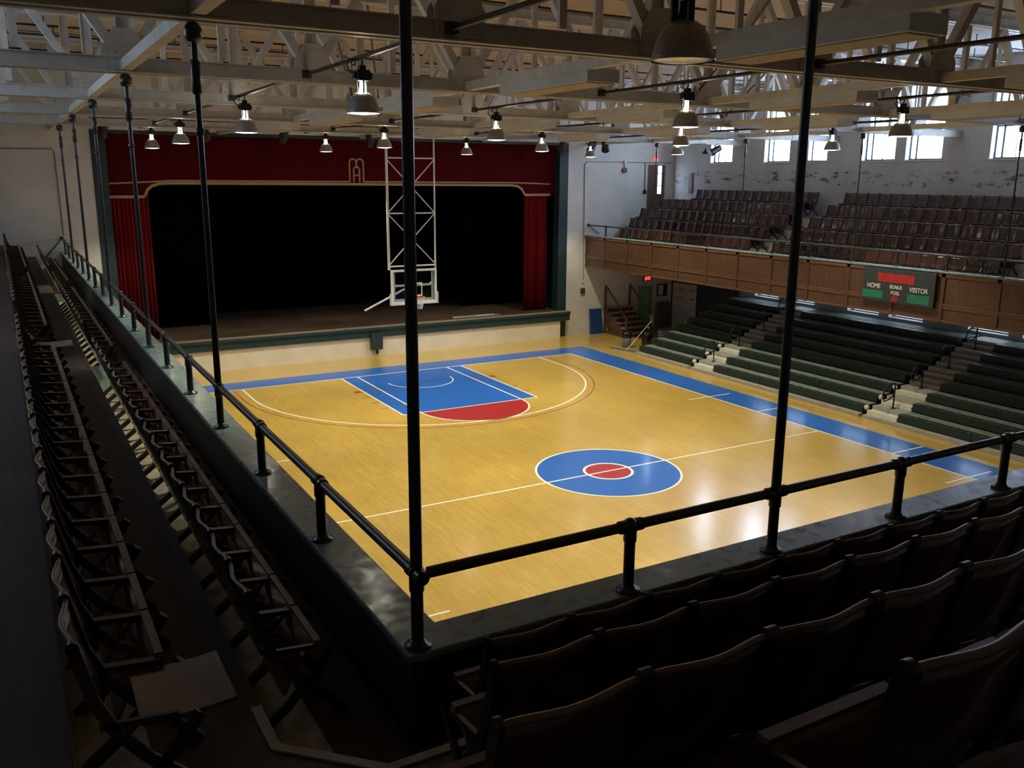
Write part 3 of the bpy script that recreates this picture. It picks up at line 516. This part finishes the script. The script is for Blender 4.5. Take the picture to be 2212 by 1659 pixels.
# ------------------------------------------------------------------ theatre seats
SW = .505
def seat_parts(lowered=False, grey=False):
    r = thing('theater_seat', (0, 0, 0), 'x', 'seat')
    h = SW/2; n = 12; b = MB(); th = .012; prof = [(.43, .065), (.54, .02), (.68, -.018), (.80, -.044), (.875, -.057)]
    vs = []
    for z, y in prof:
        for i in range(n+1):
            u = i/n; bow = -.030*(1-math.cos(2*math.pi*u))/2; vs.append((-h+.02+(SW-.04)*u, y+bow, z))
    m = len(vs); row = n+1
    fs = [(j*row+i, j*row+i+1, (j+1)*row+i+1, (j+1)*row+i) for j in range(len(prof)-1) for i in range(n)]
    vs2 = [(x, y-th, z) for x, y, z in vs]; rim = [(i, i+1) for i in range(n)]; top = (len(prof)-1)*row
    b.add(vs+vs2, fs+[tuple(q+m for q in f[::-1]) for f in fs] + [(top+i, top+i+1, m+top+i+1, m+top+i) for i in range(n)] + [(i, m+i, m+i+1, i+1) for i in range(n)], True); b.build('backrest', 'seat_back', r)
    # top edge roll
    MB().tube([(-h+.02+(SW-.04)*i/n, -.063-.030*(1-math.cos(2*math.pi*i/n))/2, .878) for i in range(n+1)], .013, 8).build('top_rail', 'seat_light', r)
    s = MB()
    if lowered:
        n2 = 8; pr = [(.16+.40*i/n2, .455-.012*math.sin(math.pi*i/n2)) for i in range(n2+1)]
        s.ribbon(pr, .022, -h+.03, h-.03, 'YZ')
    else:
        pr = [(.10+.205*i/8-.02*math.sin(math.pi*i/8), .20+.29*i/8+.015*math.sin(math.pi*i/8)) for i in range(9)]; s.ribbon(pr, .022, -h+.025, h-.025, 'YZ')
    so = s.build('seat', 'seat_grey' if grey else 'seat', r)
    if not lowered:
        e = MB().box(-h+.012, .285, .482, h-.012, .325, .505); e.build('front_edge', 'seat_light', so)
    for sx in (-1, 1):
        x = sx*(h-.011); f = MB()
        leg = [(-.068, .885), (-.05, .80), (-.01, .62), (.06, .46), (.18, .30), (.34, .14), (.46, .0)]
        f.ribbon(leg, .05, x-.011, x+.011, 'YZ'); f.ribbon([(.40, .45), (.28, .30), (.10, .12), (-.06, .0)], .05, x-.011, x+.011, 'YZ')
        f.tube([(x-.011, -.068, .885), (x+.011, -.068, .885)], .026, 12)
        f.bar((x, .0, .50), (x, .31, .47), .022, .03); f.build('side_frame', 'seat_frame', r)
    return r
SP = seat_parts(); SPL = seat_parts(True); SPG = seat_parts(True, True); seat_used = {}
nseat = 0
def place_seat(x, y, z, rz, label, group, src=None):
    global nseat
    if not in_view(x, y, z+.7, 120): return
    src = src or SP; nseat += 1
    o = src if src.name not in seat_used else copy_tree(src); seat_used[src.name] = 1
    o.location = (x, y, z); o.rotation_euler = (0, 0, rz); o['label'] = label; o['group'] = group
def blocks(bl): return bl
# left balcony: rows face +X
for rn, bx_, z, bls in (('front', -11.66, 4.10, ((-12.65, 18), (-2.2, 17), (7.9, 15))), ('second', -12.56, 4.50, ((-13.6, 20), (-2.2, 17), (7.9, 15)))):
    cnt = sum(n for _, n in bls)
    for y0, n in bls:
        for i in range(n):
            y = y0+SW*(i+.5); src = None
            if rn == 'second' and y0 < -10 and i == 0: src = SPL
            if rn == 'second' and y0 < -10 and i == n-1: src = SPG
            lab = 'dark wooden tip-up seat, %s row of left balcony, %s from the stage' % (rn, nth(cnt))
            if src is SPL: lab = 'dark wooden seat with its seat folded down at the near end of the left balcony'
            if src is SPG: lab = 'grey seat folded down beside the aisle in the second left balcony row'
            place_seat(bx_, y, z, -math.pi/2, lab, 'seats in the %s row of the left balcony' % rn, src); cnt -= 1
# near balcony: rows face +Y
for rn, x0, yb, z, n in (('front', -10.83, -13.66, 4.10, 13), ('second', -11.23, -14.46, 4.50, 11), ('third', -11.70, -15.34, 4.92, 8), ('fourth', -11.17, -16.14, 5.35, 4)):
    for i in range(n): place_seat(x0+SW*(i+.5), yb, z, 0, 'dark wooden seat seen from behind, %s row of near balcony, %s from corner' % (rn, nth(i+1)), 'seats in the %s row of the near balcony' % rn)
# right balcony: rows face -X
for k, rn in enumerate(('front', 'second', 'third', 'fourth', 'top')):
    cnt = 1
    for y0, n in (((15.5, 16.0, 16.4, 16.0, 14.6)[k], (16, 17, 18, 17, 14)[k]), (6.25, 17), (-3.35, 10)):
        for i in range(n):
            y = y0-SW*(i+.5); lab = 'varnished tip-up seat, %s row of right balcony, %s from the stage' % (rn, nth(cnt)); cnt += 1
            if not in_view(11.66+.9*k, y, TZ[k]+.7, 8): continue
            place_seat(11.66+.9*k, y, TZ[k]+.05, math.pi/2, lab, 'seats in the %s row of the right balcony' % rn)
print('SEATS', nseat)
# aisle steps on the balconies
for x, y0, y1, z, lab in ((-11.60, -3.32, -2.02, 4.10, 'pale teal half step in the left balcony aisle, nearer the camera'), (-11.62, 7.3, 7.8, 4.10, 'pale teal half step in the left balcony aisle, nearer the stage')):
    tag(MB().box(x-.12, y0+.2, z, x+.13, y1-.2, z+.2).build('aisle_step', 'step_teal'), lab, 'step', 'half steps in the balcony aisles')
# ------------------------------------------------------------------ bleachers
BX, BP, BZ, BD = 10.13, .635, .36, .25; NB = 8
def fx(k): return BX+BP*k
def bz(k): return BZ+BD*k
for si, (ya, yb) in enumerate(((8.56, 11.85), (.52, 7.30), (-7.5, -.75))):
    r = thing('bleacher_section', (BX, (ya+yb)/2, 0), ['dark green bleacher section next to the staircase and bins', 'dark green bleacher section between the two step aisles', 'dark green bleacher section under the scoreboard, cut off by the frame'][si], 'bleachers', 'folding bleacher sections')
    for k in range(NB):
        y1 = yb
        MB().box(fx(k), ya, bz(k)-.235, fx(k)+.22, y1, bz(k)).build('bench', 'green', r, bevel=.008)
        d = MB()
        q = ya+.3
        while q < y1: d.ball((fx(k)+.025, q, bz(k)), .012, 6); q += .42
        d.build('bolt_heads', 'white_plastic', r)
        MB().box(fx(k)+.222, ya, bz(k)-.04, fx(k+1)-.002 if k < NB-1 else 15.80, y1, bz(k)-.008).build('footboard', 'footboard', r)
        MB().box(fx(k)+.24, ya+.02, .0, fx(k)+.26, y1-.02, bz(k)-.042).build('riser', 'green', r)
        if k < 3 and si < 2: MB().ball((fx(k)+.12, ya-.05, bz(k)-.08), .085, 12).build('end_cap', 'cream', r)
        for q in ([ya+2.3, ya+4.4] if si != 0 else [ya+2.0]): MB().box(fx(k)-.006, q-.012, bz(k)-.23, fx(k)+.02, q+.012, bz(k)+.004).build('bench_joint', 'dark_metal', r)
    MB().box(BX-.17, ya, 0, BX+.02, y1, .11).build('kickboard', 'kick', r, bevel=.006)
for ai, (ya, yb) in enumerate(((7.31, 8.41), (-.74, .37))):
    r = thing('aisle_stairs', (BX, (ya+yb)/2, 0), ['pale wooden aisle steps through the bleachers, nearer the stage', 'pale wooden aisle steps through the bleachers, below the scoreboard'][ai], 'steps', 'aisle steps through the bleachers')
    MB().box(BX-.17, ya, 0, BX+.1, yb, .11).build('kickboard', 'kick', r)
    for k in range(NB):
        a = fx(k)+.12 if k else BX+.1
        MB().box(fx(k)+.26, ya, .0 if k == 0 else bz(k-1)+.001, (fx(k+1)+.26) if k < NB-1 else 15.80, yb, bz(k)-.008).build('step', 'aisle_step' if k >= 3 else 'kick', r)
        MB().box(fx(k)+.0, ya+.02, (bz(k)-.25) if k else .111, fx(k)+.258, yb-.02, bz(k)-.125).build('half_step', 'aisle_step' if k >= 3 else 'cream', r)  # upper steps darker: their lack of light is put into the colour
    for j in range(4):
        px_, pz_ = 10.66+1.265*j, .25+.5*j+(0 if j else 0); yy = (ya+yb)/2
        px_ = fx(2*j)+.50; zb_ = bz(2*j)-.006
        r2 = thing('aisle_handrail', (px_, yy, zb_), 'short black handrail post in the aisle %s, %s from the floor' % (('nearer the stage', 'below the scoreboard')[ai], nth(j+1)), 'handrail', 'aisle handrail posts')
        MB().tube([(px_, yy, zb_), (px_, yy, zb_+.80)], .024, 10).build('post', 'dark_metal', r2); MB().box(px_-.05, yy-.05, zb_, px_+.05, yy+.05, zb_+.02).build('base_plate', 'dark_metal', r2)
        lp = [(px_, yy, zb_+.78), (px_-.18, yy+.02, zb_+.80), (px_-.42, yy+.04, zb_+.62), (px_-.50, yy+.04, zb_+.42), (px_-.40, yy+.04, zb_+.26), (px_-.2, yy+.02, zb_+.30), (px_, yy, zb_+.45)]
        MB().tube(lp, .022, 8).build('grip_loop', 'dark_metal', r2)
# ------------------------------------------------------------------ scoreboard
XS = 10.70
sb = thing('scoreboard', (XS, .12, 3.6), 'black scoreboard reading HOME, BONUS POSS. and VISITOR on the wood panelling', 'scoreboard')
MB().box(XS-.06, -1.13, 3.57, XS+.07, 1.38, 4.58).build('cabinet', 'score', sb, bevel=.01)
def panel(y1, y0, z0, z1, m, nm): MB().box(XS-.068, y0, z0, XS-.058, y1, z1).build(nm, m, sb)
panel(.82, -.45, 4.18, 4.45, 'score_red', 'clock_display'); panel(1.35, .60, 3.66, 3.90, 'score_green', 'home_display'); panel(-.26, -.99, 3.64, 3.90, 'score_green', 'visitor_display'); panel(.28, .08, 3.62, 3.78, 'score_red', 'bonus_display')
def text(s, yc, zc, size, parent, m='letter', x=XS-.072, rot=(math.pi/2, 0, -math.pi/2), nm='lettering', off=.002):
    c = bpy.data.curves.new(nm, 'FONT'); c.body = s; c.size = size; c.align_x = 'CENTER'; c.align_y = 'CENTER'; c.extrude = .003; c.offset = off; c.materials.append(M[m]); to = bpy.data.objects.new('t', c); me = bpy.data.meshes.new_from_object(to); bpy.data.objects.remove(to); bpy.data.curves.remove(c); me.materials.clear(); me.materials.append(M[m]); o = bpy.data.objects.new(nm, me); COL.objects.link(o)
    o0 = ORG[parent.name]; o.parent = parent; o.location = (x-o0.x, yc-o0.y, zc-o0.z); o.rotation_euler = rot; o.scale = (.86, 1, 1); return o
text('HOME', .95, 4.03, .20, sb); text('VISITOR', -.62, 4.03, .20, sb); text('BONUS', .16, 4.05, .15, sb); text('POSS.', .16, 3.87, .15, sb)
# ------------------------------------------------------------------ basketball goal
YG = 12.05
g = thing('basketball_goal', (0, YG, 2.7), 'ceiling-hung basketball backboard with white frame, orange rim and net', 'basketball hoop')
for sx in (-1, 1): MB().tube([(sx*.90, YG+.12, 4.0), (sx*.90, YG+.12, 8.66)], .045 if sx < 0 else .03, 12).build('upright', 'white_metal', g)
for z in (7.86, 5.97, 4.12): MB().bar((-.88, YG+.12, z), (.88, YG+.12, z), .04, .05).build('cross_bar', 'white_metal', g)
for z0, z1 in ((4.18, 5.94), (6.0, 7.8)):
    zm = (z0+z1)/2
    MB().bar((-.88, YG+.11, z0), (.88, YG+.11, z1), .025, .035).build('diagonal_brace', 'white_metal', g); MB().bar((-.88, YG+.13, z1), (.88, YG+.13, z0), .025, .035).build('diagonal_brace', 'white_metal', g)
f = MB(); bz0, bz1, bw = 2.80, 4.00, .88
f.box(-bw, YG-.03, bz0, -bw+.07, YG+.05, bz1).box(bw-.07, YG-.03, bz0, bw, YG+.05, bz1).box(-bw+.07, YG-.03, bz0, bw-.07, YG+.05, bz0+.07).box(-bw+.07, YG-.03, bz1-.07, bw-.07, YG+.05, bz1); f.build('frame', 'white_metal', g)
MB().box(-bw+.07, YG+.06, bz0+.07, -bw+.17, YG+.08, bz1-.07).box(bw-.17, YG+.06, bz0+.07, bw-.07, YG+.08, bz1-.07).box(-bw+.17, YG+.06, bz0+.07, bw-.17, YG+.08, bz0+.15).build('backing_frame', 'padding', g)
for sx in (-1, 1): MB().bar((sx*.9, YG+.12, 8.62), (sx*.9, 12.42, 8.62), .06, .05).build('hanger_bracket', 'dark_metal', g)
MB().box(-bw+.07, YG-.01, bz0+.07, bw-.07, YG+.003, bz1-.07).build('glass_board', 'glass', g)
f = MB(); f.ribbon([(-.29, 3.06), (-.29, 3.5), (.29, 3.5), (.29, 3.06)], .055, YG-.016, YG-.0105, 'XZ', True); f.build('target_box', 'white_metal', g)
f = MB().box(-bw-.03, YG-.07, bz0-.06, bw+.03, YG+.07, bz0-.002).box(-bw-.05, YG-.07, bz0-.06, -bw-.002, YG+.07, bz0+.36).box(bw+.002, YG-.07, bz0-.06, bw+.05, YG+.07, bz0+.36); f.build('padding', 'padding', g, bevel=.02)
MB().bar((-.75, YG+.12, 3.42), (.75, YG+.12, 3.42), .05, .07).ball((-.72, YG+.12, 3.46), .05, 10).ball((.72, YG+.12, 3.46), .05, 10).build('support_bar', 'white_metal', g)
MB().tube([(-.15, YG+.15, 3.36), (-1.58, YG+.85, 2.50)], .035, 10).build('kick_brace', 'white_metal', g)
MB().tube([(.225*math.cos(a), YG-.38+.225*math.sin(a), 3.05) for a in [2*math.pi*i/32 for i in range(33)]], .011, 8).box(-.07, YG-.16, 3.0, .07, YG-.016, 3.06).build('rim', 'orange', g)
n_ = MB()
for i in range(12):
    for s in (1, -1):
        pts = [((.22-.10*q/5)*math.cos(2*math.pi*i/12+s*q*math.pi/12), YG-.38+(.22-.10*q/5)*math.sin(2*math.pi*i/12+s*q*math.pi/12), 3.04-.42*q/5) for q in range(6)]; n_.tube(pts, .006, 4)
n_.build('net', 'net', g)
# ------------------------------------------------------------------ stage wall details
tag(MB().tube([(10.68, YW-.02, 2.55), (10.62, YW-.02, 7.78), (10.66, YW-.02, 7.88), (10.76, YW-.02, 7.94), (15.75, YW-.02, 7.96)], .018, 8).build('wall_conduit', 'win_frame'), 'thin grey conduit running up and across the stage wall by the right balcony', 'pipe')
tag(MB().tube([(14.0, YW-.02, 7.94), (14.07, YW-.02, 7.85), (14.08, YW-.02, 6.62)], .016, 8).box(14.02, YW-.09, 6.5, 14.14, YW, 6.68).build('wall_conduit', 'dark_metal'), 'short dark conduit ending in a box beside the upper door', 'pipe')
tag(MB().tube([(-15.8, YW-.02, 8.03), (-10.95, YW-.02, 8.06), (-10.86, YW-.02, 7.98), (-10.84, YW-.02, 5.2)], .018, 8).build('wall_conduit', 'win_frame'), 'thin conduit across the stage wall above the left balcony', 'pipe')
jb = thing('junction_box', (10.64, YW-.05, 2.05), 'pair of small wall boxes on the stage wall above the blue mat', 'electrical box'); MB().box(10.55, YW-.10, 1.95, 10.75, YW, 2.2).build('casing', 'bell', jb); MB().box(10.61, YW-.06, 2.45, 10.72, YW, 2.6).build('upper_box', 'frame_pale', jb)
bl = thing('alarm_bell', (12.85, YW-.05, 7.6), 'round red alarm bell under a small white box on the stage wall', 'bell'); MB().tube([(12.85, YW, 7.58), (12.85, YW-.08, 7.58)], .13, 20).build('gong', 'bell', bl); MB().box(12.79, YW-.10, 7.88, 12.92, YW, 8.02).build('white_box', 'white_plastic', bl); MB().tube([(12.85, YW-.02, 7.9), (12.85, YW-.02, 7.6)], .012, 6).build('conduit', 'dark_metal', bl)
tag(MB().ball((14.69, YW-.08, 8.12), .075, 14).box(14.62, YW-.06, 8.05, 14.76, YW, 8.19).build('exit_lamp', 'exit_red'), 'small glowing red exit light above the upper door', 'light')
ex = thing('exit_sign', (14.43, YW-.12, 2.46), 'glowing red EXIT sign under the right balcony', 'sign'); MB().box(14.20, YW-.10, 2.36, 14.66, YW-.02, 2.58).tube([(14.43, YW-.06, 2.56), (14.43, YW-.06, 3.2)], .012, 6).build('casing', 'dark_metal', ex); text('EXIT', YW-.105, 2.465, .22, ex, 'exit_red', 14.43, (math.pi/2, 0, 0), off=.004)
# upper door and frame
d = S_(MB().box(14.2, YW+.04, 5.75, 14.28, YW+.16, 7.92).box(15.34, YW+.04, 5.75, 15.42, YW+.16, 7.92).box(14.28, YW+.04, 7.84, 15.34, YW+.16, 7.92), 'door_1', 'frame_pale')
MB().box(14.28, YW+.08, 5.79, 14.9, YW+.12, 7.84).box(14.9, YW+.08, 5.79, 15.10, YW+.12, 6.5).box(15.16, YW+.08, 5.79, 15.34, YW+.12, 7.84).build('panel', 'door_brown', d); MB().box(14.93, YW+.13, 6.5, 15.16, YW+.14, 7.8).build('pane', 'pane', d)
MB().box(14.9, YW+.08, 6.5, 14.93, YW+.12, 7.84).box(14.93, YW+.10, 6.85, 15.16, YW+.12, 6.89).box(14.93, YW+.10, 7.42, 15.16, YW+.12, 7.46).build('muntin', 'win_frame', d)
MB().box(14.2, YW+.2, 5.6, 15.42, YW+.22, 8.0).build('backing', 'black', d)
tag(MB().box(XW-.05, 15.55, 6.55, XW, 15.8, 7.45).build('notice_board', 'bell'), 'narrow dark red board on the side wall near the upper door', 'board')
# lower doorway, the green light inside it painted into the panel colour
d = S_(MB().box(13.83, YW-.02, 0, 13.93, YW+.1, 2.2).box(14.78, YW-.02, 0, 14.95, YW+.1, 2.2).box(13.93, YW-.02, 2.1, 14.78, YW+.1, 2.2), 'door_2', 'frame_pale'); MB().box(13.93, YW+.05, 0, 14.78, YW+.1, 2.1).build('panel', 'green_lit_doorway', d); MB().ball((14.68, YW+.03, 1.0), .03, 8).build('handle', 'dark_metal', d)
nb = thing('cupboard', (15.4, YW-.03, 1.2), 'brown cupboard with a framed white notice, between the door and the corner', 'cupboard'); MB().box(15.05, YW-.22, 0, 15.75, YW-.02, 1.25).build('body', 'brown_panel', nb); MB().box(15.1, YW-.05, 1.55, 15.7, YW, 2.15).build('notice_frame', 'dark_metal', nb); MB().box(15.15, YW-.06, 1.6, 15.45, YW-.05, 2.1).build('notice', 'paper', nb)
d = S_(MB().box(XW-.05, 14.75, 0, XW, 14.83, 2.35).box(XW-.05, 16.6, 0, XW, 16.68, 2.35).box(XW-.05, 14.83, 2.27, XW, 16.6, 2.35), 'door_3', 'dark_metal')
for y0 in (14.84, 15.73): q = MB().box(XW-.035, y0, 0, XW-.005, y0+.86, 2.26).build('leaf', 'grey_door', d); MB().box(XW-.05, y0+.1, 1.95, XW-.03, y0+.5, 1.98).box(XW-.05, y0+.1, 1.55, XW-.03, y0+.5, 1.58).build('hinge', 'dark_metal', d)
tag(MB().box(XW-.25, 12.0, 0, XW-.2, 14.6, 2.7).build('dark_wall_sheet', 'dark_blue'), 'dark blue panel standing in for the dark wall beside the grey doors', 'screen')  # thin sheet added to stand for the dark wall at the bleacher end
# blue mat
mm = MB(); mm.add([(11.07, YW-.20, 0), (11.78, YW-.20, 0), (11.78, YW-.10, 0), (11.07, YW-.10, 0), (11.05, YW-.11, 1.19), (11.70, YW-.11, 1.19), (11.70, YW-.01, 1.19), (11.05, YW-.01, 1.19)], [(0, 3, 2, 1), (4, 5, 6, 7), (0, 1, 5, 4), (1, 2, 6, 5), (2, 3, 7, 6), (3, 0, 4, 7)])
mb = MB(); mb.add([(11.07, YW-.22, 0), (11.78, YW-.22, 0), (11.78, YW-.12, 0), (11.07, YW-.12, 0), (11.05, YW-.11, 1.19), (11.72, YW-.11, 1.19), (11.72, YW-.005, 1.19), (11.05, YW-.005, 1.19)], [(0, 3, 2, 1), (4, 5, 6, 7), (0, 1, 5, 4), (1, 2, 6, 5), (2, 3, 7, 6), (3, 0, 4, 7)])
tag(mb.build('gym_mat', 'mat_blue', bevel=.02), 'blue folded gym mat leaning against the white wall by the staircase', 'mat')
# stairs up to the stage level
st = thing('staircase', (12.6, 16, 0), 'brown wooden stairs with dark handrails against the stage wall', 'staircase')
NS = 6; rise, run = 1.22/NS, .30; ys0 = YW-.02-NS*run
for k in range(NS):
    MB().box(11.95, ys0+run*k-.02, rise*(k+1)-.035, 13.33, ys0+run*(k+1), rise*(k+1)).build('tread', 'tread', st); MB().box(11.97, ys0+run*k, rise*k, 13.31, ys0+run*k+.02, rise*(k+1)-.035).build('riser', 'stair_wood', st)
for x in (11.90, 13.33):
    pl = [(ys0-.04, 0)] + [p_ for k in range(NS) for p_ in ((ys0-.04+run*k, rise*(k+1)), (ys0-.04+run*(k+1), rise*(k+1)))] + [(YW-.02, NS*rise), (YW-.02, .9), (ys0+.75, .0)]
    MB().prism(pl, x, x+.045, 'YZ').build('stringer', 'stair_wood', st)
    MB().bar((x+.02, YW-.12, 2.26), (x+.02, ys0+.02, .92), .05, .08).build('handrail', 'stair_wood', st); MB().box(x-.02, YW-.16, 0, x+.06, YW-.08, 2.25).box(x-.02, ys0-.02, 0, x+.06, ys0+.06, .95).build('newel', 'stair_wood', st)
MB().bar((11.92, YW-.15, .08), (11.92, ys0+.3, .08), .05, .10).bar((11.92, YW-.2, 1.0), (11.92, ys0+.6, .1), .05, .07).build('base_rail', 'stair_wood', st)
tag(MB().box(13.29, ys0-.05, .955, 13.44, ys0+.12, .975).box(13.29, ys0-.055, .62, 13.44, ys0-.035, .97).build('white_cloth', 'paper'), 'white cloth draped over the lower end of the stair handrail', 'cloth')
# bins, mop, basket
tb = thing('trash_can', (10.6, 13.3, 0), 'grey-blue trash can with a black liner in front of the stairs', 'trash can'); MB().lathe((10.6, 13.35, 0), [(.0001, 0), (.19, 0), (.22, .62), (.20, .62), (.17, .03), (.0001, .03)], 24).build('body', 'bin_grey', tb); MB().lathe((10.6, 13.35, 0), [(.225, .44), (.24, .50), (.25, .68), (.20, .70), (.17, .5), (.0001, .4)], 24).build('liner', 'bag', tb)
tb = thing('trash_can', (11.25, 13.0, 0), 'black trash can standing at the end of the bleachers', 'trash can'); MB().lathe((11.25, 12.75, 0), [(.0001, 0), (.22, 0), (.26, .72), (.23, .74), (.2, .6), (.0001, .55)], 24).build('body', 'bag', tb)
mp = thing('dust_mop', (10.5, 12.75, 0), 'wide blue dust mop with a long pale handle leaning at the bleachers', 'mop'); MB().bar((9.86, 13.55, .03), (10.32, 12.05, .03), .12, .05).build('mop_head', 'mop', mp, bevel=.015); MB().tube([(10.08, 12.62, .05), (11.45, 12.75, 1.18)], .016, 10).ball((10.08, 12.62, .06), .035, 10).build('handle', 'mop_handle', mp)
wb = thing('wire_basket', (12.0, 12.4, 0), 'blue wire basket behind the bins at the bleacher end', 'basket'); b = MB()
for z in (.02, .2, .4, .6, .74): b.tube([(12.0+.3*math.cos(a), 12.45+.3*math.sin(a), z) for a in [2*math.pi*i/20 for i in range(21)]], .012, 6)
for i in range(20): a = 2*math.pi*i/20; b.tube([(12.0+.3*math.cos(a), 12.45+.3*math.sin(a), .02), (12.0+.3*math.cos(a), 12.45+.3*math.sin(a), .74)], .008, 5)
b.build('wire_body', 'basket', wb)
